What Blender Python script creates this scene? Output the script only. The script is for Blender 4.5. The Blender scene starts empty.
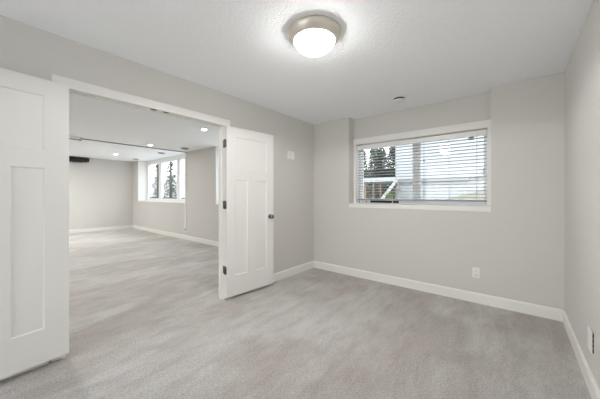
import bpy, bmesh, math, random
from mathutils import Vector, Matrix
random.seed(7)
S = bpy.context.scene
COL = S.collection

# ------------------------------------------------------------------ camera
cam_d = bpy.data.cameras.new('camera')
cam_d.sensor_width = 36.0
cam_d.lens = 262.27 * 36.0 / 600.0
cam_d.shift_y = -4.71 / 600.0
cam_d.clip_start = 0.02
cam = bpy.data.objects.new('camera', cam_d)
cam.location = (2.663, -3.619, 1.24)
cam.rotation_euler = (math.pi / 2, 0, math.radians(39.33))
COL.objects.link(cam)
S.camera = cam

# ------------------------------------------------------------------ light and exposure
S.view_settings.view_transform = 'Standard'
S.view_settings.look = 'None'
S.view_settings.gamma = 1
S.view_settings.use_curve_mapping = False
S.view_settings.exposure = 0.75
S.cycles.use_denoising = True
S.cycles.diffuse_bounces = 10
S.cycles.max_bounces = 16
S.cycles.transparent_max_bounces = 16

BULB_W = 19.0
DOME_E = 28.0        # ceiling lamp glass
SPOT_E = 150.0       # recessed lights
SKY_E = 2.8
REAR_FILL_W = 0.0  # unseen rear fill lamps, added and then turned off
FAMILY_FILL_W = 14.0      # unseen lamps added to brighten the family room

w = bpy.data.worlds.new('overcast_sky')
S.world = w
w.use_nodes = True
nt = w.node_tree
nt.nodes.clear()
tc = nt.nodes.new('ShaderNodeTexCoord')
sx = nt.nodes.new('ShaderNodeSeparateXYZ')
rp = nt.nodes.new('ShaderNodeValToRGB')
rp.color_ramp.elements[0].color = (1.0, 0.995, 0.99, 1)
rp.color_ramp.elements[1].position = 0.7
rp.color_ramp.elements[1].color = (0.78, 0.86, 1.0, 1)
bg = nt.nodes.new('ShaderNodeBackground')
bg.inputs['Strength'].default_value = SKY_E
wo = nt.nodes.new('ShaderNodeOutputWorld')
nt.links.new(tc.outputs['Generated'], sx.inputs[0])
nt.links.new(sx.outputs['Z'], rp.inputs[0])
nt.links.new(rp.outputs[0], bg.inputs['Color'])
nt.links.new(bg.outputs[0], wo.inputs[0])

def fill_lamp(x, y, z, power, size=0.14):  # unseen lamp added as fill
    l = bpy.data.lights.new('fill_lamp', 'AREA')
    l.shape = 'DISK'; l.size = size; l.energy = power; l.color = (1.0, 0.995, 0.985)
    o = bpy.data.objects.new('fill_lamp', l)
    o.location = (x, y, z)
    COL.objects.link(o)
for x, y, z, k in ((-1.7, -3.2, 2.41, 0.9), (-4.9, -3.2, 2.46, 0.8), (-6.9, -3.2, 2.46, 2.8)):
    fill_lamp(x, y, z, FAMILY_FILL_W * k)
for x, y in ((0.9, -4.9), (2.2, -4.9), (1.55, -5.8)):      # unseen lamps added behind the camera for fill, left off
    fill_lamp(x, y, 2.43, REAR_FILL_W)

# ------------------------------------------------------------------ materials
def srgb(r, g, b):
    f = lambda c: c / 12.92 if c <= 0.04045 else ((c + 0.055) / 1.055) ** 2.4
    return (f(r / 255), f(g / 255), f(b / 255), 1)

def mat(name, col, rough=0.6, metal=0.0, bump=None, spec=0.5, vary=0.0, vscale=3.0):
    m = bpy.data.materials.new(name)
    m.use_nodes = True
    n = m.node_tree.nodes; L = m.node_tree.links
    p = n['Principled BSDF']
    p.inputs['Base Color'].default_value = col
    p.inputs['Roughness'].default_value = rough
    p.inputs['Metallic'].default_value = metal
    p.inputs['Specular IOR Level'].default_value = spec
    t = n.new('ShaderNodeTexCoord')
    if vary:
        no = n.new('ShaderNodeTexNoise'); no.inputs['Scale'].default_value = vscale
        no.inputs['Detail'].default_value = 4
        mx = n.new('ShaderNodeMix'); mx.data_type = 'RGBA'
        mx.inputs['A'].default_value = tuple(c * (1 - vary) for c in col[:3]) + (1,)
        mx.inputs['B'].default_value = tuple(min(1, c * (1 + vary)) for c in col[:3]) + (1,)
        L.new(t.outputs['Object'], no.inputs['Vector'])
        L.new(no.outputs['Fac'], mx.inputs['Factor'])
        L.new(mx.outputs['Result'], p.inputs['Base Color'])
    if bump:
        sc, st, dist = bump
        no = n.new('ShaderNodeTexNoise'); no.inputs['Scale'].default_value = sc
        no.inputs['Detail'].default_value = 3
        b = n.new('ShaderNodeBump'); b.inputs['Strength'].default_value = st; b.inputs['Distance'].default_value = dist
        L.new(t.outputs['Object'], no.inputs['Vector'])
        L.new(no.outputs['Fac'], b.inputs['Height'])
        L.new(b.outputs['Normal'], p.inputs['Normal'])
    return m

def emit(name, col, strength):
    m = bpy.data.materials.new(name); m.use_nodes = True
    n = m.node_tree.nodes; n.clear()
    e = n.new('ShaderNodeEmission'); e.inputs['Color'].default_value = col; e.inputs['Strength'].default_value = strength
    o = n.new('ShaderNodeOutputMaterial'); m.node_tree.links.new(e.outputs[0], o.inputs[0])
    return m

def glass_mat():
    m = bpy.data.materials.new('window_glass'); m.use_nodes = True
    n = m.node_tree.nodes; L = m.node_tree.links; n.clear()
    tr = n.new('ShaderNodeBsdfTransparent'); tr.inputs[0].default_value = (0.96, 0.98, 0.97, 1)
    gl = n.new('ShaderNodeBsdfGlossy'); gl.inputs['Roughness'].default_value = 0.02
    fr = n.new('ShaderNodeFresnel'); fr.inputs['IOR'].default_value = 1.5
    mx = n.new('ShaderNodeMixShader'); o = n.new('ShaderNodeOutputMaterial')
    ge = n.new('ShaderNodeNewGeometry'); io = n.new('ShaderNodeMix'); io.data_type = 'FLOAT'
    io.inputs['A'].default_value = 1.5; io.inputs['B'].default_value = 1 / 1.5      # thin pane: same reflectance from either side
    L.new(ge.outputs['Backfacing'], io.inputs['Factor']); L.new(io.outputs['Result'], fr.inputs['IOR'])
    L.new(fr.outputs[0], mx.inputs[0]); L.new(tr.outputs[0], mx.inputs[1]); L.new(gl.outputs[0], mx.inputs[2])
    L.new(mx.outputs[0], o.inputs[0])
    return m

def carpet_mat():
    m = bpy.data.materials.new('carpet'); m.use_nodes = True
    n = m.node_tree.nodes; L = m.node_tree.links
    p = n['Principled BSDF']; p.inputs['Roughness'].default_value = 1.0
    p.inputs['Specular IOR Level'].default_value = 0.05
    p.inputs['Sheen Weight'].default_value = 0.15
    t = n.new('ShaderNodeTexCoord')
    def noise(scale, detail, rough=0.5, mp=None):
        q = n.new('ShaderNodeTexNoise'); q.inputs['Scale'].default_value = scale
        q.inputs['Detail'].default_value = detail; q.inputs['Roughness'].default_value = rough
        src = t.outputs['Object']
        if mp:
            k = n.new('ShaderNodeMapping'); k.inputs['Rotation'].default_value = (0, 0, mp[0]); k.inputs['Scale'].default_value = (mp[1], mp[2], 1)
            L.new(src, k.inputs[0]); src = k.outputs[0]
        L.new(src, q.inputs['Vector'])
        return q
    # brushed nap: broad patches of pile lying one way or the other
    a = noise(1.1, 5, 0.55, (0.5, 1.0, 0.55))
    ra = n.new('ShaderNodeValToRGB')
    ra.color_ramp.elements[0].position = 0.46; ra.color_ramp.elements[0].color = CARPET_A
    ra.color_ramp.elements[1].position = 0.54; ra.color_ramp.elements[1].color = CARPET_B
    L.new(a.outputs['Fac'], ra.inputs[0])
    # smaller foot and vacuum marks
    b = noise(3.6, 9, 0.7, (-0.6, 1.0, 0.6))
    rb = n.new('ShaderNodeValToRGB')
    rb.color_ramp.elements[0].position = 0.3; rb.color_ramp.elements[0].color = (0.855, 0.84, 0.825, 1)
    rb.color_ramp.elements[1].position = 0.62; rb.color_ramp.elements[1].color = (1, 1, 1, 1)
    L.new(b.outputs['Fac'], rb.inputs[0])
    m1 = n.new('ShaderNodeMix'); m1.data_type = 'RGBA'; m1.blend_type = 'MULTIPLY'; m1.inputs['Factor'].default_value = 1
    L.new(ra.outputs[0], m1.inputs['A']); L.new(rb.outputs[0], m1.inputs['B'])
    # narrow brush strokes left by the vacuum
    d = noise(9.0, 7, 0.7, (0.9, 1.0, 0.28))
    rd = n.new('ShaderNodeValToRGB')
    rd.color_ramp.elements[0].position = 0.40; rd.color_ramp.elements[0].color = (0.90, 0.89, 0.88, 1)
    rd.color_ramp.elements[1].position = 0.55; rd.color_ramp.elements[1].color = (1.03, 1.03, 1.03, 1)
    L.new(d.outputs['Fac'], rd.inputs[0])
    m3 = n.new('ShaderNodeMix'); m3.data_type = 'RGBA'; m3.blend_type = 'MULTIPLY'; m3.inputs['Factor'].default_value = 1
    L.new(m1.outputs['Result'], m3.inputs['A']); L.new(rd.outputs[0], m3.inputs['B']); m1 = m3
    # tuft speckle
    c = noise(85, 5, 0.85)
    rc = n.new('ShaderNodeValToRGB')
    rc.color_ramp.elements[0].position = 0.34; rc.color_ramp.elements[0].color = (0.55, 0.54, 0.53, 1)
    rc.color_ramp.elements[1].position = 0.66; rc.color_ramp.elements[1].color = (1.18, 1.18, 1.18, 1)
    L.new(c.outputs['Fac'], rc.inputs[0])
    m2 = n.new('ShaderNodeMix'); m2.data_type = 'RGBA'; m2.blend_type = 'MULTIPLY'; m2.inputs['Factor'].default_value = 1
    L.new(m1.outputs['Result'], m2.inputs['A']); L.new(rc.outputs[0], m2.inputs['B'])
    L.new(m2.outputs['Result'], p.inputs['Base Color'])
    bp = n.new('ShaderNodeBump'); bp.inputs['Strength'].default_value = 0.9; bp.inputs['Distance'].default_value = 0.012
    L.new(c.outputs['Fac'], bp.inputs['Height']); L.new(bp.outputs[0], p.inputs['Normal'])
    return m

CARPET_A = srgb(208, 203, 197)
CARPET_B = srgb(219, 217, 214)
M_WALL = mat('greige_wall_paint', srgb(212, 210, 206), 0.75, bump=(90, 0.12, 0.004), spec=0.25)
M_CEIL = mat('knockdown_ceiling', srgb(247, 249, 251), 0.9, bump=(62, 0.6, 0.010), spec=0.1)
M_TRIM = mat('white_trim_paint', srgb(236, 235, 231), 0.42, bump=(60, 0.03, 0.002))
M_DOOR = mat('white_door_paint', srgb(230, 229, 226), 0.45, bump=(70, 0.05, 0.002))
M_CARPET = carpet_mat()
M_NICKEL = mat('brushed_nickel', srgb(226, 220, 208), 0.42, 1.0, bump=(220, 0.05, 0.001))
M_HINGE = mat('satin_nickel_hinge', srgb(112, 110, 107), 0.42, 1.0, bump=(220, 0.04, 0.001))
M_KNOB = mat('dark_nickel_knob', srgb(132, 129, 125), 0.25, 1.0, bump=(220, 0.03, 0.001))
M_DOME = emit('lit_opal_glass', (1.0, 0.985, 0.965, 1), DOME_E)
M_LED = emit('lit_downlight_lens', (1.0, 0.97, 0.92, 1), SPOT_E)
M_PLASTIC = mat('white_plastic', srgb(238, 238, 235), 0.35, bump=(120, 0.02, 0.001))
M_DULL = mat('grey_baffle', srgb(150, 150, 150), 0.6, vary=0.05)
M_BLACK = mat('black_shell', srgb(22, 22, 23), 0.5, vary=0.1)
M_DARK = mat('dark_rubber', srgb(40, 40, 41), 0.7, vary=0.1)
M_SLAT = mat('white_blind_slat', srgb(232, 232, 230), 0.4, bump=(40, 0.03, 0.001))
M_SLAT_SHADE = mat('blind_backlit_shade', srgb(150, 150, 149), 0.5, bump=(40, 0.03, 0.001))  # white slats and rail greyed to paint in their backlit shade
M_CORD = mat('blind_cord', srgb(120, 120, 120), 0.8, vary=0.05)
M_VINYL = mat('white_vinyl', srgb(240, 241, 242), 0.35, bump=(50, 0.02, 0.001))
M_GLASS = glass_mat()
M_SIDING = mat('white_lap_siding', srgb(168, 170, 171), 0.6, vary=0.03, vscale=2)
M_BAND = mat('grey_roof_and_shade_band', srgb(128, 130, 130), 0.7, vary=0.06)  # roof grey, also the painted shade below the siding overhang
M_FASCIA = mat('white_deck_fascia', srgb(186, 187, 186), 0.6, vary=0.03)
M_WOOD = mat('weathered_cedar', srgb(138, 116, 94), 0.8, vary=0.25, vscale=14)
M_WOODR = mat('red_cedar', srgb(112, 84, 74), 0.8, vary=0.25, vscale=14)
M_GROUND = mat('winter_grass', srgb(122, 121, 104), 0.95, vary=0.25, vscale=9)
M_BOUNCE_GRAVEL = mat('pale_bounce_gravel', srgb(196, 194, 188), 0.95, vary=0.2, vscale=30)  # kept pale so the ground bounces daylight onto the ceiling
M_LEAF = mat('spruce_needles', srgb(62, 82, 46), 0.8, vary=0.35, vscale=4)
M_LEAFD = mat('dark_spruce_needles', srgb(44, 58, 42), 0.8, vary=0.35, vscale=4)
M_SHRUB = mat('yellow_green_leaves', srgb(120, 140, 50), 0.8, vary=0.3, vscale=9)
M_SAGE = mat('grey_green_leaves', srgb(96, 104, 84), 0.85, vary=0.35, vscale=7)
M_BARK = mat('grey_bark', srgb(84, 78, 72), 0.9, vary=0.25, vscale=12)
M_FENCE = mat('weathered_fence', srgb(112, 114, 110), 0.85, vary=0.15, vscale=6)

# ------------------------------------------------------------------ mesh helpers
class MB:
    def __init__(self):
        self.bm = bmesh.new()
    def box(self, lo, hi, bevel=0.0, seg=1, mtx=None):
        b = bmesh.new()
        bmesh.ops.create_cube(b, size=1)
        c = [(lo[i] + hi[i]) / 2 for i in range(3)]; d = [hi[i] - lo[i] for i in range(3)]
        for v in b.verts:
            v.co = Vector((c[0] + v.co.x * d[0], c[1] + v.co.y * d[1], c[2] + v.co.z * d[2]))
        if bevel:
            bmesh.ops.bevel(b, geom=list(b.edges), offset=bevel, segments=seg, affect='EDGES', profile=0.5)
        return self.take(b, mtx)
    def take(self, b, mtx=None):
        if mtx is not None:
            bmesh.ops.transform(b, matrix=mtx, verts=b.verts)
        me = bpy.data.meshes.new('tmp'); b.to_mesh(me); b.free()
        self.bm.from_mesh(me); bpy.data.meshes.remove(me)
        return self
    def lathe(self, prof, n=48, mtx=None, smooth=True):
        """profile of (r, z) turned about z"""
        b = bmesh.new()
        rings = []
        for r, z in prof:
            if r < 1e-6:
                rings.append([b.verts.new((0, 0, z))])
            else:
                rings.append([b.verts.new((r * math.cos(2 * math.pi * k / n), r * math.sin(2 * math.pi * k / n), z)) for k in range(n)])
        for a, c in zip(rings, rings[1:]):
            for k in range(n):
                k2 = (k + 1) % n
                if len(a) == 1 and len(c) == 1: continue
                if len(a) == 1: f = b.faces.new((a[0], c[k], c[k2]))
                elif len(c) == 1: f = b.faces.new((a[k], c[0], a[k2]))
                else: f = b.faces.new((a[k], c[k], c[k2], a[k2]))
                f.smooth = smooth
        bmesh.ops.recalc_face_normals(b, faces=b.faces)
        return self.take(b, mtx)
    def prism(self, pts, axis, a, b_):
        """polygon in the plane across axis, extruded from a to b_"""
        b = bmesh.new()
        def P(q, t):
            if axis == 0: return (t, q[0], q[1])
            if axis == 1: return (q[0], t, q[1])
            return (q[0], q[1], t)
        v0 = [b.verts.new(P(q, a)) for q in pts]; v1 = [b.verts.new(P(q, b_)) for q in pts]
        b.faces.new(v0); b.faces.new(v1)
        for k in range(len(pts)):
            k2 = (k + 1) % len(pts)
            b.faces.new((v0[k], v0[k2], v1[k2], v1[k]))
        bmesh.ops.recalc_face_normals(b, faces=b.faces)
        return self.take(b)
    def tube(self, p, q, r, n=10, r2=None):
        p = Vector(p); q = Vector(q); d = q - p
        b = bmesh.new()
        bmesh.ops.create_cone(b, cap_ends=True, segments=n, radius1=r, radius2=r if r2 is None else r2, depth=d.length)
        for f in b.faces: f.smooth = len(f.verts) == 4
        m = Matrix.Translation((p + q) / 2) @ d.to_track_quat('Z', 'Y').to_matrix().to_4x4()
        return self.take(b, m)
    def build(self, name, m, parent=None):
        me = bpy.data.meshes.new(name); self.bm.to_mesh(me); self.bm.free()
        me.materials.append(m)
        o = bpy.data.objects.new(name, me); COL.objects.link(o)
        if parent: o.parent = parent
        return o

def tag(o, label=None, cat=None, group=None, kind=None):
    if label: o['label'] = label
    if cat: o['category'] = cat
    if group: o['group'] = group
    if kind: o['kind'] = kind
    return o

def empty(name, loc=(0, 0, 0), rz=0, label=None, cat=None, group=None, kind=None):
    o = bpy.data.objects.new(name, None); COL.objects.link(o)
    o.location = loc; o.rotation_euler = (0, 0, rz); o.empty_display_size = 0.1
    return tag(o, label, cat, group, kind)

def box(name, lo, hi, m, parent=None, bevel=0.0, seg=1):
    return MB().box(lo, hi, bevel, seg).build(name, m, parent)

# ------------------------------------------------------------------ room shell
W, H, D = 3.038, 2.442, -6.2          # this room: width, ceiling, rear wall
FX = -8.37                             # far wall of the family room
OY0, OY1, OZ = -3.205, -1.788, 2.057   # doorway in the partition
RX0, RX1, RD = 0.678, 2.457, 0.16      # window recess of this room

floor = box('floor', (FX - 0.15, D - 0.15, -0.12), (W + 0.15, 0.30, 0.0), M_CARPET)
tag(floor, 'beige grey cut pile carpet with brushed nap marks running through both rooms', 'carpet', kind='structure')

c = MB()
c.box((-0.06, D - 0.1, H), (W + 0.12, 0.36, H + 0.12))
tag(c.build('ceiling', M_CEIL), 'white knockdown textured ceiling over the empty bedroom', 'ceiling', kind='structure')
c = MB()
c.box((FX - 0.1, D - 0.1, 2.472), (-4.33, 0.45, 2.6))
tag(c.build('ceiling_family', M_CEIL), 'white ceiling of the family room beyond its dropped soffit', 'ceiling', kind='structure')
c = MB()
c.box((-4.33, D - 0.1, 2.42), (-0.06, 0.45, 2.6))
tag(c.build('ceiling_soffit', M_CEIL), 'lower ceiling just inside the family room, ending at a straight step', 'ceiling', kind='structure')
c = MB()
c.box((-4.345, D - 0.1, 2.364), (-4.20, -2.31, 2.43), 0.006)
tag(c.build('ceiling_beam', M_CEIL), 'small dropped bulkhead at the ceiling step, beside the left door', 'ceiling beam', kind='structure')

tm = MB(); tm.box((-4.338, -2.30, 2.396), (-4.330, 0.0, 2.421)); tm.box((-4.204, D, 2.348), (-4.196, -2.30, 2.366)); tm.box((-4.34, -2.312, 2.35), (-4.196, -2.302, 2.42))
tag(tm.build('step_shade_line', M_DULL), 'thin grey strip drawing the shadow line along the ceiling step of the family room', 'painted shadow line', kind='structure')  # strips added to draw a dark shadow line at the step

# partition with the double doorway
p = MB()
p.box((-0.10, OY1 + 0.02, 0), (0, 0.16, H + 0.05))
p.box((-0.10, D, 0), (0, OY0 - 0.02, H + 0.05))
p.box((-0.10, OY0 - 0.02, OZ + 0.02), (0, OY1 + 0.02, H + 0.05))
tag(p.build('wall_left', M_WALL), 'greige partition wall with the double doorway', 'wall', kind='structure')

p = MB()
p.box((0, 0, 0), (RX0, 0.36, H + 0.02))
p.box((RX1, 0, 0), (W + 0.12, 0.36, H + 0.02))
p.box((RX0, 0, 0), (RX1, 0.36, 1.05))
p.box((RX0, RD, 2.038), (RX1, 0.36, H + 0.02))
p.box((RX0, RD, 1.05), (0.710, 0.36, 2.038))
p.box((2.425, RD, 1.05), (RX1, 0.36, 2.038))
p.box((0.710, RD + 0.1, 1.05), (2.425, 0.36, 1.107))
tag(p.build('wall_back', M_WALL), 'greige back wall with the tall recess around the blind window', 'wall', kind='structure')
tag(box('wall_right', (W, D, 0), (W + 0.12, 0.0, H + 0.02), M_WALL), 'greige wall running along the right edge', 'wall', kind='structure')
p = MB()
p.box((-0.12, D - 0.12, 0), (0.12, D, H + 0.02)); p.box((2.0, D - 0.12, 0), (W + 0.12, D, H + 0.02))
p.box((0.12, D - 0.12, 0), (2.0, D, 0.1)); p.box((0.12, D - 0.12, 2.3), (2.0, D, H + 0.02))  # unseen opening between these boxes, added as a daylight source
tag(p.build('wall_rear', M_WALL), 'greige wall behind the viewer with an opening added to let daylight in', 'wall', kind='structure')

# family room walls
F0, F1, FZ0, FZ1 = -7.868, -4.38, 1.02, 2.43
G0, G1 = -2.945, -1.0
p = MB()
p.box((FX, 0, 0), (F0, 0.42, 2.48))
p.box((F1, 0, 0), (G0, 0.42, 2.48))
p.box((G1, 0, 0), (-0.10, 0.42, 2.48))
p.box((F0, 0, 0), (F1, 0.42, FZ0))
p.box((G0, 0, 0), (G1, 0.42, FZ0))
tag(p.build('wall_window', M_WALL), 'greige window wall of the family room seen through the doorway', 'wall', kind='structure')
tag(box('wall_far', (FX - 0.12, D, 0), (FX, 0.42, 2.48), M_WALL), 'greige far end wall of the family room', 'wall', kind='structure')
tag(box('wall_end', (FX - 0.12, D - 0.12, 0), (-0.12, D, 2.48), M_WALL), 'greige rear wall of the family room out of sight', 'wall', kind='structure')

# baseboards: 115 mm with an eased top
def baseboard(name, a, b, inward, label):
    a = Vector((a[0], a[1], 0)); b = Vector((b[0], b[1], 0)); n = Vector((inward[0], inward[1], 0))
    prof = [(0, 0), (0.014, 0), (0.014, 0.098), (0.011, 0.106), (0.007, 0.115), (0, 0.115)]
    bm = bmesh.new()
    r0 = [bm.verts.new(a + n * t + Vector((0, 0, z))) for t, z in prof]
    r1 = [bm.verts.new(b + n * t + Vector((0, 0, z))) for t, z in prof]
    bm.faces.new(r0); bm.faces.new(r1)
    for k in range(len(prof)):
        k2 = (k + 1) % len(prof); bm.faces.new((r0[k], r0[k2], r1[k2], r1[k]))
    bmesh.ops.recalc_face_normals(bm, faces=bm.faces)
    m = MB(); m.take(bm)
    return tag(m.build(name, M_TRIM), label, 'baseboard', kind='structure')
baseboard('baseboard_back', (0.014, 0), (W - 0.014, 0), (0, -1), 'white baseboard under the blind window')
baseboard('baseboard_right', (W, 0), (W, D), (-1, 0), 'white baseboard along the right wall')
baseboard('baseboard_left', (0, -1.711), (0, 0), (1, 0), 'white baseboard between the open right door and the corner')
baseboard('baseboard_rear', (0.014, D), (W - 0.014, D), (0, 1), 'white baseboard behind the viewer')
baseboard('baseboard_near', (0, D), (0, -3.30), (1, 0), 'white baseboard behind the left door')
baseboard('baseboard_window', (FX + 0.014, 0), (-0.10, 0), (0, -1), 'white baseboard under the family room windows')
baseboard('baseboard_far', (FX, 0), (FX, D), (1, 0), 'white baseboard along the far end wall of the family room')

# door casing and jambs
tr = empty('trim_1', (0, -2.5, 0), 0, 'white casing and jambs around the double doorway', 'door casing', kind='structure')
tr_inv = Matrix.Translation((0, 2.5, 0))
def trimpart(name, mb, m=M_TRIM):
    bmesh.ops.transform(mb.bm, matrix=tr_inv, verts=mb.bm.verts)
    return mb.build(name, m, tr)
for s, (ya, yb) in enumerate(((OY1 - 0.0, OY1 + 0.077), (OY0 - 0.077, OY0))):
    q = MB()
    q.box((0, ya, 0.0), (0.017, yb, OZ), 0.003); trimpart('side_casing', q)
    q = MB()
    q.box((-0.115, ya, 0.0), (-0.10, yb, OZ), 0.003); trimpart('side_casing', q)
    q = MB()
    y0, y1 = ((OY1, OY1 + 0.02), (OY0 - 0.02, OY0))[s]
    q.box((-0.102, y0, 0), (0.001, y1, OZ)); trimpart('side_jamb', q)
    q = MB()
    y0, y1 = ((OY1 - 0.011, OY1), (OY0, OY0 + 0.011))[s]
    q.box((-0.078, y0, 0), (-0.041, y1, OZ - 0.011), 0.002); trimpart('door_stop', q)
q = MB(); q.box((0, OY0 - 0.077, OZ), (0.019, OY1 + 0.077, OZ + 0.077), 0.003); trimpart('head_casing', q)
q = MB(); q.box((-0.115, OY0 - 0.077, OZ), (-0.10, OY1 + 0.077, OZ + 0.077), 0.003); trimpart('head_casing', q)
q = MB(); q.box((-0.102, OY0 - 0.02, OZ), (0.001, OY1 + 0.02, OZ + 0.02)); trimpart('head_jamb', q)
q = MB(); q.box((-0.078, OY0, OZ - 0.011), (-0.041, OY1, OZ), 0.002); trimpart('door_stop', q)
for y in (-2.565, -2.45):
    q = MB(); q.lathe([(0, -0.006), (0.012, -0.006), (0.030, -0.003), (0.034, 0)], 24, Matrix.Translation((-0.015, y, OZ)) @ Matrix.Diagonal((0.5, 1, 1, 1)))
    k = trimpart('ball_catch_strike', q, M_KNOB); k['label'] = 'dark metal ball catch strike'

# ------------------------------------------------------------------ door leaves
DW, DT, DH = 0.711, 0.035, 2.01
STILE, MULL, TOPR = 0.118, 0.125, 0.112
def door_leaf(name, pin, ang, sgn, z0, label, knob, hst):
    """local u runs from the hinge edge, n points out of the wall side face, both turned about the pin"""
    rt = empty(name, (pin[0], pin[1], 0), 0, label, 'door', kind='structure')
    a = math.radians(ang)
    u = Vector((math.sin(a), sgn * math.cos(a), 0)); n = Vector((math.cos(a), -sgn * math.sin(a), 0))
    mt = Matrix(((u.x, n.x, 0, 0), (u.y, n.y, 0, 0), (0, 0, 1, 0), (0, 0, 0, 1)))
    n0, n1 = 0.006, 0.006 + DT
    zt = z0 + DH
    tp = (zt - 0.115 - 0.388, zt - 0.115)          # top panel
    lp = (z0 + 0.238, tp[0] - 0.128)               # lower panels
    ua = (0.003 + hst, 0.003 + DW - STILE)
    mid = (ua[0] + ua[1]) / 2
    f = MB()
    def b(u0, u1, za, zb, na=n0, nb=n1, bv=0.0):
        f.box((u0, na, za), (u1, nb, zb), bv, 1, mt)
    b(0.003, ua[0], z0, zt); b(ua[1], 0.003 + DW, z0, zt)
    b(ua[0], ua[1], tp[1], zt); b(ua[0], ua[1], z0, lp[0]); b(ua[0], ua[1], lp[1], tp[0])
    b(mid - MULL / 2, mid + MULL / 2, lp[0], lp[1])
    bmesh.ops.recalc_face_normals(f.bm, faces=f.bm.faces)
    f.build('stile_and_rail_frame', M_DOOR, rt)
    for u0, u1, (za, zb) in ((ua[0], ua[1], tp), (ua[0], mid - MULL / 2, lp), (mid + MULL / 2, ua[1], lp)):
        g = MB()
        g.box((u0, n0 + 0.010, za), (u1, n1 - 0.010, zb), 0, 1, mt)
        # sloping sticking round the panel
        for sgn_n, nf, nr in ((1, n1, n1 - 0.010), (-1, n0, n0 + 0.010)):
            t = 0.007
            bm = bmesh.new()
            o_ = [(u0, za), (u1, za), (u1, zb), (u0, zb)]
            i_ = [(u0 + t, za + t), (u1 - t, za + t), (u1 - t, zb - t), (u0 + t, zb - t)]
            vo = [bm.verts.new((x, nf - sgn_n * 0.0015, z)) for x, z in o_]; vi = [bm.verts.new((x, nr, z)) for x, z in i_]
            for k in range(4):
                k2 = (k + 1) % 4; bm.faces.new((vo[k], vo[k2], vi[k2], vi[k]))
            g.take(bm, mt)
        bmesh.ops.recalc_face_normals(g.bm, faces=g.bm.faces)
        g.build('panel', M_DOOR, rt)
    for z in (z0 + 0.315, z0 + 1.083, z0 + 1.805):
        h = MB()
        h.tube((0, 0, z - 0.045), (0, 0, z + 0.045), 0.0065, 12)
        h.lathe([(0, 0.052), (0.004, 0.051), (0.006, 0.047), (0.006, 0.045)], 12, Matrix.Translation((0, 0, z)))
        h.lathe([(0, -0.052), (0.004, -0.051), (0.006, -0.047), (0.006, -0.045)], 12, Matrix.Translation((0, 0, z)))
        hg = h.build('hinge', M_HINGE, rt)
        h = MB(); h.box((0.0012, n0 - 0.004, z - 0.045), (0.0032, n1 - 0.004, z + 0.045), 0, 1, mt)
        h.build('hinge_leaf', M_HINGE, hg)
        h = MB(); ys = -sgn * -0.0
        jy = (OY1 if sgn > 0 else OY0) - pin[1]
        d = -0.0018 if sgn > 0 else 0.0018
        h.box((-0.045, min(jy, jy + d), z - 0.045), (0.004, max(jy, jy + d), z + 0.045)); h.build('hinge_leaf', M_HINGE, hg)
    if knob:
        ku, kz = 0.003 + DW - 0.064, 0.95
        for sg, face in ((1, n1), (-1, n0)):
            m_ = mt @ Matrix.Translation((ku, face, kz)) @ Matrix.Rotation(-sg * math.pi / 2, 4, 'X')
            k = MB()
            if sg > 0:
                k.lathe([(0.011, 0.006), (0.011, 0.028), (0.018, 0.034), (0.026, 0.042), (0.0275, 0.052), (0.024, 0.061), (0.012, 0.066), (0, 0.0665)], 32, m_)
            else:
                k.lathe([(0.009, 0.004), (0.009, 0.012), (0.018, 0.016), (0.020, 0.022), (0.012, 0.027), (0, 0.0275)], 32, m_)
            kn = k.build('knob', M_KNOB, rt)
            r = MB(); r.lathe([(0, 0.008), (0.012, 0.008), (0.028, 0.006), (0.031, 0.002), (0.031, 0)] if sg > 0 else [(0, 0.004), (0.024, 0.003), (0.026, 0)], 32, m_); r.build('rosette', M_KNOB, kn)
    e = MB(); e.box((0.003 + DW - 0.0005, (n0 + n1) / 2 - 0.0125, 0.92), (0.003 + DW + 0.0015, (n0 + n1) / 2 + 0.0125, 0.98), 0, 1, mt)
    e.build('latch_plate', M_HINGE, rt)
    return rt
door_leaf('door_1', (0.026, -1.797), 4.5, 1, 0.038, 'white three panel door with dark knob, folded open beside the doorway', True, 0.118)
door_leaf('door_2', (0.026, -3.194), 5.6, -1, 0.050, 'large white three panel door cut by the left edge', False, 0.136)

# ------------------------------------------------------------------ window of this room
wn = empty('window_1', (0, 0, 0), 0, 'white framed sliding window in the wall recess', 'window', kind='structure')
y0, y1 = 0.26, 0.35
OX0, OX1, OZ0, OZ1 = 0.722, 2.413, 1.108, 2.026
MX0, MX1 = 1.548, 1.628
fr = MB()
fr.box((OX0, y0, OZ0), (0.755, y1, OZ1), 0.004); fr.box((2.385, y0, OZ0), (OX1, y1, OZ1), 0.004)
fr.box((0.755, y0, OZ0), (2.385, y1, 1.165), 0.004); fr.box((0.755, y0, 1.98), (2.385, y1, OZ1), 0.004)
fr.build('window_frame', M_VINYL, wn)
s = MB(); s.box((MX0, y0 + 0.01, 1.165), (MX1, y1 - 0.01, 1.98), 0.004); s.build('meeting_stile', M_VINYL, wn)
s = MB()
for a, b in ((0.755, MX0), (MX1, 2.385)):
    for lo, hi in (((a, 0.29, 1.165), (a + 0.014, 0.32, 1.98)), ((b - 0.014, 0.29, 1.165), (b, 0.32, 1.98)),
                   ((a, 0.29, 1.165), (b, 0.32, 1.18)), ((a, 0.29, 1.965), (b, 0.32, 1.98))):
        s.box(lo, hi, 0.002)
s.build('sash', M_VINYL, wn)
for a, b in ((0.768, MX0 - 0.013), (MX1 + 0.013, 2.372)):
    box('pane', (a, 0.303, 1.178), (b, 0.307, 1.967), M_GLASS, wn)
t = MB(); t.box((0.91, y0 - 0.003, 1.118), (1.25, y0 + 0.004, 1.150)); t.box((1.265, y0 - 0.003, 1.118), (1.35, y0 + 0.004, 1.150)); t.box((0.835, y0 - 0.003, 1.128), (0.855, y0 + 0.004, 1.144))
g_ = t.build('track_gasket', M_DARK, wn); g_['label'] = 'dark slot in the lower track'
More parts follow.
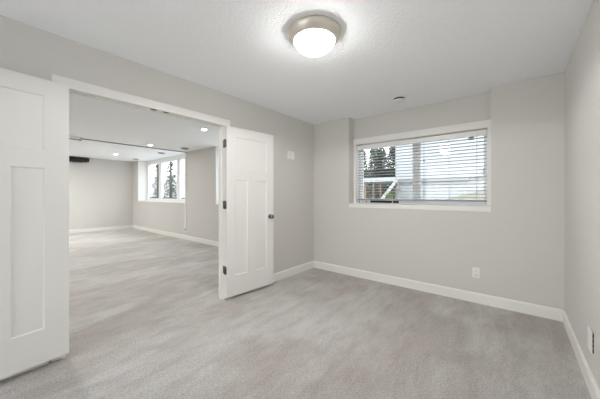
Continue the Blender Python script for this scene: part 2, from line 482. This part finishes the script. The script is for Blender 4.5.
s = MB(); s.box((RX0, -0.006, 1.048), (RX1, RD, 1.108), 0.004, 2); s.box((OX0, RD - 0.002, 1.07), (OX1, y0 + 0.001, 1.108)); s.build('windowsill', M_TRIM, wn)
s = MB(); s.box((OX0 - 0.012, RD - 0.002, OZ0), (OX0, y0, OZ1 + 0.012)); s.box((OX1, RD - 0.002, OZ0), (OX1 + 0.012, y0, OZ1 + 0.012)); s.box((OX0, RD - 0.002, OZ1), (OX1, y0, OZ1 + 0.012)); s.build('jamb_liner', M_TRIM, wn)
s = MB(); s.box((RX0 + 0.001, RD - 0.016, OZ1 + 0.003), (RX1, RD, 2.118), 0.002); s.build('head_casing', M_TRIM, wn)
s = MB(); s.box((RX0 + 0.001, RD - 0.016, 1.108), (OX0 - 0.003, RD, OZ1 + 0.003), 0.002); s.build('side_casing', M_TRIM, wn)
s = MB(); s.box((OX1 + 0.003, RD - 0.016, 1.108), (RX1, RD, OZ1 + 0.003), 0.002); s.build('side_casing', M_TRIM, wn)

# ------------------------------------------------------------------ blind
bl = empty('window_blind', (0, 0, 0), 0, 'white two inch slatted blind hanging open across the recessed window', 'blind')
BX0, BX1, BY = 0.727, 2.408, 0.205
v = MB(); v.box((BX0, BY - 0.045, 1.945), (BX1, BY - 0.030, 2.010), 0.004, 2); v.box((BX0, BY - 0.03, 1.95), (BX0 + 0.012, BY + 0.02, 2.010)); v.box((BX1 - 0.012, BY - 0.03, 1.95), (BX1, BY + 0.02, 2.010))
v.build('valance', M_SLAT, bl)
v = MB(); v.box((BX0 + 0.014, BY - 0.028, 1.965), (BX1 - 0.014, BY + 0.028, 2.006), 0.002); v.build('headrail', M_SLAT, bl)
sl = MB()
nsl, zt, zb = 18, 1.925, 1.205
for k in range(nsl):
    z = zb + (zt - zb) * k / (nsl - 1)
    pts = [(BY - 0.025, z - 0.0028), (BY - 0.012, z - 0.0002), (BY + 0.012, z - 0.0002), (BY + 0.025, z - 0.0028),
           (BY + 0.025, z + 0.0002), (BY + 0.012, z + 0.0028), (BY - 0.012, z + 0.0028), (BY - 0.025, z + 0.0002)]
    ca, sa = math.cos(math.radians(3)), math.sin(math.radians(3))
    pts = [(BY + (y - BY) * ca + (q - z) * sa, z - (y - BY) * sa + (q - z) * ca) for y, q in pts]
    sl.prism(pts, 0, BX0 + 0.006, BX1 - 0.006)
sl.build('slats', M_SLAT_SHADE, bl)
v = MB(); v.box((BX0 + 0.004, BY - 0.026, 1.158), (BX1 - 0.004, BY + 0.026, 1.176), 0.004, 2); v.build('bottom_rail', M_SLAT_SHADE, bl)
for x in (0.95, 1.33, 1.71, 2.01, 2.305):
    c_ = MB()
    for yy in (BY - 0.027, BY + 0.027):
        c_.tube((x, yy, 1.17), (x, yy, 1.96), 0.0013, 6)
    c_.build('ladder_cord', M_CORD, bl)
c_ = MB(); c_.box((2.225, BY - 0.047, 1.905), (2.28, BY - 0.028, 1.945), 0.003); k = c_.build('cord_lock', M_DULL, bl); k['label'] = 'grey cord lock under the headrail'
c_ = MB(); c_.tube((1.715, BY - 0.034, 1.72), (1.715, BY - 0.034, 1.95), 0.001, 6)
k = c_.build('tilt_cord', M_CORD, bl)
c_ = MB(); c_.lathe([(0, 0.02), (0.004, 0.018), (0.009, -0.01), (0.008, -0.016), (0, -0.018)], 14, Matrix.Translation((1.715, BY - 0.034, 1.705))); c_.build('tassel', M_CORD, k)

# ------------------------------------------------------------------ ceiling lamp
LC = (1.515, -2.05)
lm = empty('ceiling_lamp', (LC[0], LC[1], H), 0, 'round flush ceiling lamp, nickel ring around a glowing opal dome', 'ceiling lamp')
r = MB()
r.lathe([(0.155, 0.0), (0.190, 0.0), (0.193, -0.003), (0.194, -0.014), (0.192, -0.026), (0.185, -0.040), (0.173, -0.056), (0.162, -0.067), (0.155, -0.0715), (0.150, -0.070), (0.1485, -0.062), (0.1485, -0.01), (0.155, 0.0)], 96)
r.build('nickel_ring', M_NICKEL, lm)
d = MB()
prof = [(0.1478, -0.060)]
for k in range(1, 15):
    a = k / 14 * math.pi / 2
    prof.append((0.147 * math.cos(a) if k < 14 else 0.0, -0.064 - 0.088 * math.sin(a)))
d.lathe(prof, 96); d.build('opal_dome', M_DOME, lm)
c_ = MB(); c_.lathe([(0.147, -0.056), (0.0, -0.056)], 48); c_.build('back_pan', M_TRIM, lm)
for a in (0.5, 2.6, 4.7):
    c_ = MB(); q = Matrix.Rotation(a, 4, 'Z') @ Matrix.Translation((0.183, 0, -0.038)) @ Matrix.Rotation(math.pi / 2, 4, 'Y')
    c_.lathe([(0, 0.012), (0.005, 0.011), (0.007, 0.006), (0.005, 0.0)], 14, q); c_.build('set_screw', M_NICKEL, lm)

bl_ = bpy.data.lights.new('bulb', 'SPOT'); bl_.energy = BULB_W; bl_.spot_size = math.radians(176); bl_.spot_blend = 0.12
bl_.shadow_soft_size = 0.10; bl_.color = (1.0, 0.985, 0.965)
bo = bpy.data.objects.new('bulb', bl_); bo.location = (LC[0], LC[1], H - 0.27); COL.objects.link(bo)   # the light the pan throws down

# ceiling diffuser
df = empty('ceiling_diffuser', (1.555, -0.33, H), 0, 'small round white air diffuser on the ceiling near the blind window', 'air diffuser')
c_ = MB(); c_.lathe([(0.040, -0.001), (0.088, 0.0), (0.090, -0.004), (0.086, -0.009), (0.062, -0.012), (0.055, -0.008), (0.040, -0.001)], 48); c_.build('flange', M_PLASTIC, df)
c_ = MB(); c_.lathe([(0, -0.001), (0.060, -0.001), (0.060, -0.030), (0, -0.030)], 48); k = c_.build('throat', M_DARK, df); k['label'] = 'dark gap under the flange'
c_ = MB(); c_.lathe([(0, -0.030), (0.066, -0.029), (0.071, -0.033), (0.064, -0.042), (0.035, -0.048), (0.0, -0.049)], 48); c_.build('centre_disc', M_PLASTIC, df)

# ------------------------------------------------------------------ wall plates
sp = empty('wall_plate', (0, -0.592, 1.848), 0, 'white double wall plate high between the open door and the corner', 'wall plate')
for dy in (-0.045, 0.045):
    c_ = MB(); c_.box((0, dy - 0.034, -0.062), (0.006, dy + 0.034, 0.062), 0.003, 2); pl = c_.build('cover_plate', M_PLASTIC, sp)
    c_ = MB(); c_.prism([(0.006, -0.036), (0.011, -0.034), (0.008, 0.0), (0.012, 0.034), (0.006, 0.036)], 1, dy - 0.017, dy + 0.017); c_.build('rocker', M_PLASTIC, pl)

def outlet(loc, rz, label):
    o = empty('outlet', loc, rz, label, 'outlet')      # local -y faces the room
    c_ = MB(); c_.box((-0.037, -0.006, -0.059), (0.037, 0, 0.059), 0.003, 2); c_.build('cover_plate', M_PLASTIC, o)
    for z in (-0.021, 0.021):
        c_ = MB(); c_.box((-0.0165, -0.0085, z - 0.0145), (0.0165, -0.005, z + 0.0145), 0.003, 2); s_ = c_.build('receptacle', M_PLASTIC, o)
        c_ = MB(); c_.box((-0.0075, -0.0088, z - 0.003), (-0.0055, -0.008, z + 0.007)); c_.box((0.0055, -0.0088, z - 0.002), (0.0075, -0.008, z + 0.006)); c_.box((-0.0025, -0.0088, z - 0.010), (0.0025, -0.008, z - 0.0055)); c_.build('slots', M_DARK, s_)
    c_ = MB(); c_.lathe([(0, 0.0008), (0.003, 0.0)], 10, Matrix.Translation((0, -0.006, 0)) @ Matrix.Rotation(math.pi / 2, 4, 'X')); c_.build('screw', M_PLASTIC, o)
    return o
outlet((2.317, 0, 0.345), 0, 'white duplex outlet on the wall under the blind window')

jp = empty('cable_plate', (W, -1.18, 0.325), 0, 'thick white wall plate with a dark side, low on the right wall', 'wall plate')
c_ = MB(); c_.box((-0.0055, -0.052, -0.060), (0, 0.030, 0.060)); k = c_.build('gasket_box', M_DARK, jp); k['label'] = 'dark side of the plate'
c_ = MB(); c_.box((-0.012, -0.050, -0.064), (-0.0055, 0.050, 0.070), 0.001); c_.build('cover_plate', M_PLASTIC, jp)
for z in (-0.030, 0, 0.030):
    c_ = MB(); c_.box((-0.005, -0.0535, z - 0.004), (-0.001, -0.0515, z + 0.004)); c_.build('side_clip', M_DULL, jp)

# ------------------------------------------------------------------ family room windows
FY = 0.30
def family_window(name, a, b, mull, label, sill=True):
    wv = empty(name, (a, 0, 0), 0, label, 'window', kind='structure')
    inv = Matrix.Translation((-a, 0, 0))
    def add(nm, mb, m):
        bmesh.ops.transform(mb.bm, matrix=inv, verts=mb.bm.verts); return mb.build(nm, m, wv)
    z0, z1 = FZ0, 2.47
    f = MB()
    f.box((a, FY, z0), (a + 0.10, FY + 0.09, z1), 0.004); f.box((b - 0.10, FY, z0), (b, FY + 0.09, z1), 0.004)
    f.box((a + 0.1, FY, z0), (b - 0.1, FY + 0.09, z0 + 0.10), 0.004); f.box((a + 0.1, FY, z1 - 0.14), (b - 0.1, FY + 0.09, z1), 0.004)
    add('window_frame', f, M_VINYL)
    for x in mull:
        f = MB(); f.box((x - 0.09, FY - 0.01, z0 + 0.1), (x + 0.09, FY + 0.08, z1 - 0.14), 0.005); add('mullion', f, M_VINYL)
    xs = [a + 0.1] + [q for x in mull for q in (x - 0.09, x + 0.09)] + [b - 0.1]
    for k in range(0, len(xs), 2):
        f = MB(); f.box((xs[k], FY + 0.03, z0 + 0.1), (xs[k + 1], FY + 0.034, z1 - 0.14)); add('pane', f, M_GLASS)
        f = MB(); f.box((xs[k] + 0.05, FY + 0.018, z0 + 0.10), (xs[k + 1] - 0.05, FY + 0.027, z0 + 0.125)); g = add('gasket', f, M_DARK); g['label'] = 'dark rubber gasket at the bottom of the pane'
    # painted reveal liner
    f = MB(); f.box((a, 0.002, z0), (a + 0.012, FY, z1)); add('reveal', f, M_TRIM)
    f = MB(); f.box((b - 0.012, 0.002, z0), (b, FY, z1)); add('reveal', f, M_TRIM)
    f = MB(); f.box((a + 0.012, -0.012, z0 - 0.02), (b - 0.012, FY, z0 + 0.012), 0.003); add('windowsill', f, M_TRIM)
family_window('window_2', F0, F1, (-6.76, -5.44), 'wide white window of three panes in the family room')
family_window('window_3', G0, G1, (-1.95,), 'sliver of white family room window beside the door hinges')

# ------------------------------------------------------------------ family room things
cc = empty('cord_cover', (-4.40, 0, 0), 0, 'thin white cord cover running down beside the wide family room window', 'cord cover')
c_ = MB(); c_.box((-0.034, -0.016, 0.30), (0.034, 0, 2.42), 0.003); c_.build('channel', M_PLASTIC, cc)
c_ = MB(); c_.box((-0.030, -0.020, 0.27), (0.030, 0, 0.30), 0.004); k = c_.build('end_cap', M_DULL, cc); k['label'] = 'grey end cap'

ps = empty('screen_housing', (FX, -1.32, 2.37), 0, 'long black housing mounted high on the far family room wall', 'projector screen')
c_ = MB(); c_.box((0.005, -2.4, -0.055), (0.13, -0.06, 0.085), 0.008, 2); c_.build('case', M_BLACK, ps)
c_ = MB(); c_.box((0.01, -0.06, -0.035), (0.12, 0.0, 0.082), 0.006, 2); c_.build('end_cap', M_BLACK, ps)
c_ = MB(); c_.box((0.05, -2.3, -0.075), (0.075, -0.15, -0.055), 0.003); c_.build('weight_bar', M_BLACK, ps)
c_ = MB(); c_.box((0, -0.3, -0.02), (0.006, -0.2, 0.06)); c_.build('bracket', M_BLACK, ps)

def recessed(x, y, z, lit, label, group):
    o = empty('recessed_light', (x, y, z), 0, label, 'recessed light', group)
    c_ = MB(); c_.lathe([(0.042, 0.0), (0.068, 0.0), (0.070, -0.003), (0.066, -0.006), (0.046, -0.005), (0.042, -0.001)], 40); c_.build('trim_ring', M_PLASTIC, o)
    c_ = MB(); c_.lathe([(0.0, -0.0035), (0.036, -0.0035), (0.042, -0.001)], 40); k = c_.build('lens', M_LED if lit else M_DULL, o)
    if not lit: k['label'] = 'unlit grey lens'
    return o
recessed(-1.683, -1.05, 2.42, True, 'lit recessed light nearest the doorway in the family room ceiling', 'lit recessed lights of the family room')
recessed(-4.026, -1.06, 2.42, True, 'lit recessed light just before the ceiling step', 'lit recessed lights of the family room')
recessed(-6.756, -0.99, 2.472, True, 'lit recessed light beyond the ceiling step, farthest away', 'lit recessed lights of the family room')
def vent(x, y, z, label):
    o = empty('ceiling_vent', (x, y, z), 0, label, 'ceiling vent', 'small round vents near the family room windows')
    c_ = MB(); c_.lathe([(0.055, 0), (0.10, 0), (0.102, -0.004), (0.095, -0.012), (0.07, -0.016), (0.055, -0.006)], 40); c_.build('flange', M_DULL, o)
    c_ = MB(); c_.lathe([(0.07, -0.014), (0.07, -0.024), (0.055, -0.030), (0, -0.032)], 40); c_.build('centre_disc', M_DULL, o)
    c_ = MB(); c_.lathe([(0, -0.001), (0.06, -0.001), (0.06, -0.02), (0, -0.02)], 40); c_.build('throat', M_DARK, o)
vent(-3.80, -0.33, 2.42, 'round grey vent on the lower ceiling above the cord cover')
vent(-5.371, -0.24, 2.472, 'round grey vent above the middle of the wide family room window')
vent(-7.409, -0.23, 2.472, 'round grey vent above the far end of the wide family room window')

# ------------------------------------------------------------------ outside
g = MB(); g.box((-40, 0.45, 0.5), (14, 30, 0.93)); g.box((-12, D - 14, -0.3), (14, D - 0.13, -0.02)); tag(g.build('ground', M_BOUNCE_GRAVEL), 'pale gravel yard outside the windows, made pale to bounce daylight in', 'ground', kind='structure')  # unseen rear slab added to cut light rising to the ceiling
# bank of ground in front of the neighbouring house
g = MB(); g.prism([(0.55, 0.90), (2.9, 1.62), (6.0, 1.9), (6.0, 0.90)], 1, 4.0, 5.05)
tag(g.build('ground_bank', M_GROUND), 'olive grass bank rising beside the neighbouring house', 'bank', kind='structure')

nh = empty('neighbour_house', (0, 5, 0.9), 0, 'pale sided neighbouring house seen through the blind', 'house')
def siding(z0, z1, x0, x1, yf):
    m = MB(); z = z0; e = 0.13
    while z < z1 - 1e-3:
        zz = min(z + e, z1)
        m.prism([(yf - 0.006, z), (yf - 0.003, zz), (yf + 0.03, zz), (yf + 0.03, z)], 0, x0, x1); z = zz
    return m
HX0 = -0.33
def hadd(nm, mb, m):
    bmesh.ops.transform(mb.bm, matrix=Matrix.Translation((0, -5, -0.9)), verts=mb.bm.verts); return mb.build(nm, m, nh)
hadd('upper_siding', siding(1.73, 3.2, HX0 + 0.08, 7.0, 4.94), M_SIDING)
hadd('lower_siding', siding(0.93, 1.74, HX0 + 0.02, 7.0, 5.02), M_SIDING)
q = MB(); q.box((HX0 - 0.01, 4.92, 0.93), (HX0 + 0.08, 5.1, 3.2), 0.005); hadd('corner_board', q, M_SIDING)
q = MB(); q.box((HX0 + 0.09, 4.90, 1.63), (1.70, 5.02, 1.73), 0.01); k = hadd('shade_band', q, M_BAND); k['label'] = 'grey band painted as the shade under the upper siding'  # overhang shadow put in as a grey strip
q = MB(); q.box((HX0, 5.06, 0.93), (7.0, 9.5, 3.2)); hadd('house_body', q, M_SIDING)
q = MB(); q.prism([(4.8, 3.1), (7.3, 3.7), (9.8, 3.1)], 0, HX0 - 0.3, 7.3); hadd('roof', q, M_BAND)
q = MB(); q.box((2.02, 4.86, 1.77), (2.09, 4.93, 1.97), 0.01); q.box((2.035, 4.90, 1.84), (2.075, 4.95, 1.90)); k = hadd('wall_lantern', q, M_DARK); k['label'] = 'dark wall lantern on the siding'

dk = empty('deck', (-0.9, 4.5, 0.93), 0, 'raised wooden deck with white fascia and steps behind the left pane', 'deck')
def dadd(nm, mb, m):
    bmesh.ops.transform(mb.bm, matrix=Matrix.Translation((0.9, -4.5, -0.93)), verts=mb.bm.verts); return mb.build(nm, m, dk)
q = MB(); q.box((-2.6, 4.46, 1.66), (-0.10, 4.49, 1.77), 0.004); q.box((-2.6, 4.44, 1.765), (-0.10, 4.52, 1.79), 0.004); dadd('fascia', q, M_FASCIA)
q = MB(); q.box((-2.6, 4.49, 1.70), (-0.40, 4.88, 1.745)); dadd('deck_boards', q, M_WOOD)
for x, m in ((-1.20, M_WOOD), (-0.905, M_WOODR), (-0.665, M_WOODR), (-1.75, M_WOOD)):
    q = MB(); q.box((x - 0.03, 4.50, 0.93), (x + 0.03, 4.56, 1.70), 0.004); dadd('post', q, m)
q = MB(); q.prism([(-0.70, 1.00), (-0.58, 1.00), (-0.10, 1.60), (-0.10, 1.76)], 1, 4.36, 4.40); k = dadd('stair_stringer', q, M_FASCIA); k['label'] = 'white sloping stair stringer'
q = MB(); q.prism([(-0.58, 0.965), (-0.52, 0.965), (-0.10, 1.52), (-0.10, 1.60)], 1, 4.33, 4.42); k = dadd('stair_rail', q, M_DARK); k['label'] = 'dark sloping hand rail'
q = MB()
for k_ in range(4):
    x = -0.56 + k_ * 0.13; z = 1.08 + k_ * 0.15
    q.box((x, 4.40, z), (x + 0.16, 4.86, z + 0.03))
dadd('stair_treads', q, M_WOOD)

def leaf_cloud(rng, n, pick, size):
    bm = bmesh.new()
    for _ in range(n):
        c0 = Vector(pick(rng)); a = rng.uniform(0, 6.283); t = rng.uniform(-0.9, 0.9)
        u = Vector((math.cos(a), math.sin(a), t * 0.6)).normalized() * size * rng.uniform(0.6, 1.4)
        v_ = u.cross(Vector((rng.uniform(-1, 1), rng.uniform(-1, 1), 1))).normalized() * size * rng.uniform(0.25, 0.5)
        bm.faces.new([bm.verts.new(c0 + u), bm.verts.new(c0 + v_), bm.verts.new(c0 - u), bm.verts.new(c0 - v_)])
    m = MB(); m.take(bm); return m
def tree(x, y, h, r, m, label, group, n=2600, size=0.11, bare=0.18, column=False):
    rng = random.Random(int(x * 100) + int(y * 37))
    o = empty('evergreen_tree', (x, y, 0.93), 0, label, 'tree', group)
    t = MB(); t.tube((0, 0, -0.02), (0, 0, h * 0.93), 0.09, 8, 0.015); b = t
    for k in range(26):
        z = h * (bare + (0.95 - bare) * k / 26); a = k * 2.4; rr = r * ((0.8 if z < 0.85 * h else 0.4) if column else (1 - z / h) * 0.9 + 0.05)
        b.tube((0, 0, z), (rr * math.cos(a), rr * math.sin(a), z - rr * 0.12), 0.02, 5, 0.005)
    b.build('trunk', M_BARK, o)
    def pick(g):
        f = g.random() ** 1.2; z = h * (bare + (1 - bare) * f); rr = r * (1 - f) * math.sqrt(g.random()) + 0.03; a = g.uniform(0, 6.283)
        if column: f = g.random(); z = h * (bare + (1 - bare) * f); rr = (r * math.sqrt(max(0, 1 - f ** 5)) * math.sqrt(g.random()) + 0.02) * (0.86 if f < 0.9 else 1)
        tier = 1.0 if column else 0.75 + 0.25 * math.sin(z * 9)
        return (rr * tier * math.cos(a), rr * tier * math.sin(a), z - rr * 0.15)
    leaf_cloud(rng, n, pick, size).build('foliage', m, o)
    return o
GR = 'evergreen trees behind the left pane'
for x, y, h, m, lb in ((-3.78, 9.5, 2.75, M_LEAF, 'leftmost evergreen tree behind the left pane'),
                          (-3.48, 10.5, 3.0, M_LEAF, 'second evergreen tree from the left behind the left pane'),
                          (-2.66, 9.5, 2.72, M_LEAFD, 'third evergreen tree from the left behind the left pane'),
                          (-2.40, 10.5, 3.0, M_LEAFD, 'evergreen tree closest to the neighbouring house corner')):
    tree(x, y, h, 0.40, m, lb, GR, n=2300, size=0.085, bare=0.06, column=True)
fe = empty('board_fence', (-3.2, 11.0, 0.93), 0, 'grey board fence behind the trees and deck', 'fence')
q = MB()
for k in range(26):
    q.box((-3.2 + k * 0.25, 0, -0.02), (-3.2 + k * 0.25 + 0.238, 0.025, 1.75 + 0.02 * (k % 3)))
q.build('boards', M_FENCE, fe)
q = MB(); q.box((-3.2, 0.025, 0.3), (3.3, 0.065, 0.39)); q.box((-3.2, 0.025, 0.95), (3.3, 0.065, 1.04)); q.build('rails', M_FENCE, fe)
rng = random.Random(5)
sh = empty('garden_shrub', (-0.27, 4.18, 0.93), 0, 'yellow green shrub in front of the deck stairs', 'shrub')
leaf_cloud(rng, 260, lambda g: (g.uniform(-.12, .12), g.uniform(-.08, .08), 0.03 + min(0.4, abs(g.gauss(0.16, 0.12)))), 0.035).build('foliage', M_SHRUB, sh)
q = MB()
for k in range(6): q.tube((0, 0, -0.01), (0.1 * math.cos(k), 0.1 * math.sin(k), 0.3), 0.006, 5, 0.003)
q.build('stems', M_BARK, sh)

for x, y, lb in ((-2.55, 6.9, 'grey green shrub behind the leftmost deck post'), (-1.66, 7.0, 'grey green shrub behind the middle deck posts'), (-0.78, 6.9, 'grey green shrub between the deck stairs and the house')):
    rng = random.Random(int(-x * 50))
    o = empty('garden_shrub', (x, y, 0.93), 0, lb, 'shrub', 'shrubs behind the deck')
    leaf_cloud(rng, 1500, lambda g: (g.uniform(-1, 1) * 0.37, g.uniform(-.25, .25), 0.02 + 0.85 * g.random()), 0.05).build('foliage', M_SAGE, o)
    q = MB()
    for k in range(7): q.tube((0, 0, -0.01), (0.3 * math.cos(k), 0.2 * math.sin(k), 0.75), 0.012, 5, 0.004)
    q.build('stems', M_BARK, o)

# trees and fence beyond the family room window
fe = empty('white_fence', (-30, 9.0, 0.93), 0, 'pale privacy fence outside the family room window', 'fence')
q = MB()
for k in range(88):
    q.box((k * 0.27, 0, -0.02), (k * 0.27 + 0.262, 0.03, 2.3))
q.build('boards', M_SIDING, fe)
q = MB(); q.box((0, -0.04, 2.2), (23.8, 0.07, 2.32)); q.build('cap_rail', M_SIDING, fe)
G2 = 'evergreens outside the family room window'
for x, y, h, r, lb in ((-13.8, 3.1, 3.2, 0.45, 'slim dark evergreen in the far pane of the family room window'),
                       (-11.9, 3.0, 3.2, 0.55, 'dark evergreen in the middle pane of the family room window')):
    tree(x, y, h, r, M_LEAFD, lb, G2, n=900, size=0.08, bare=0.05)
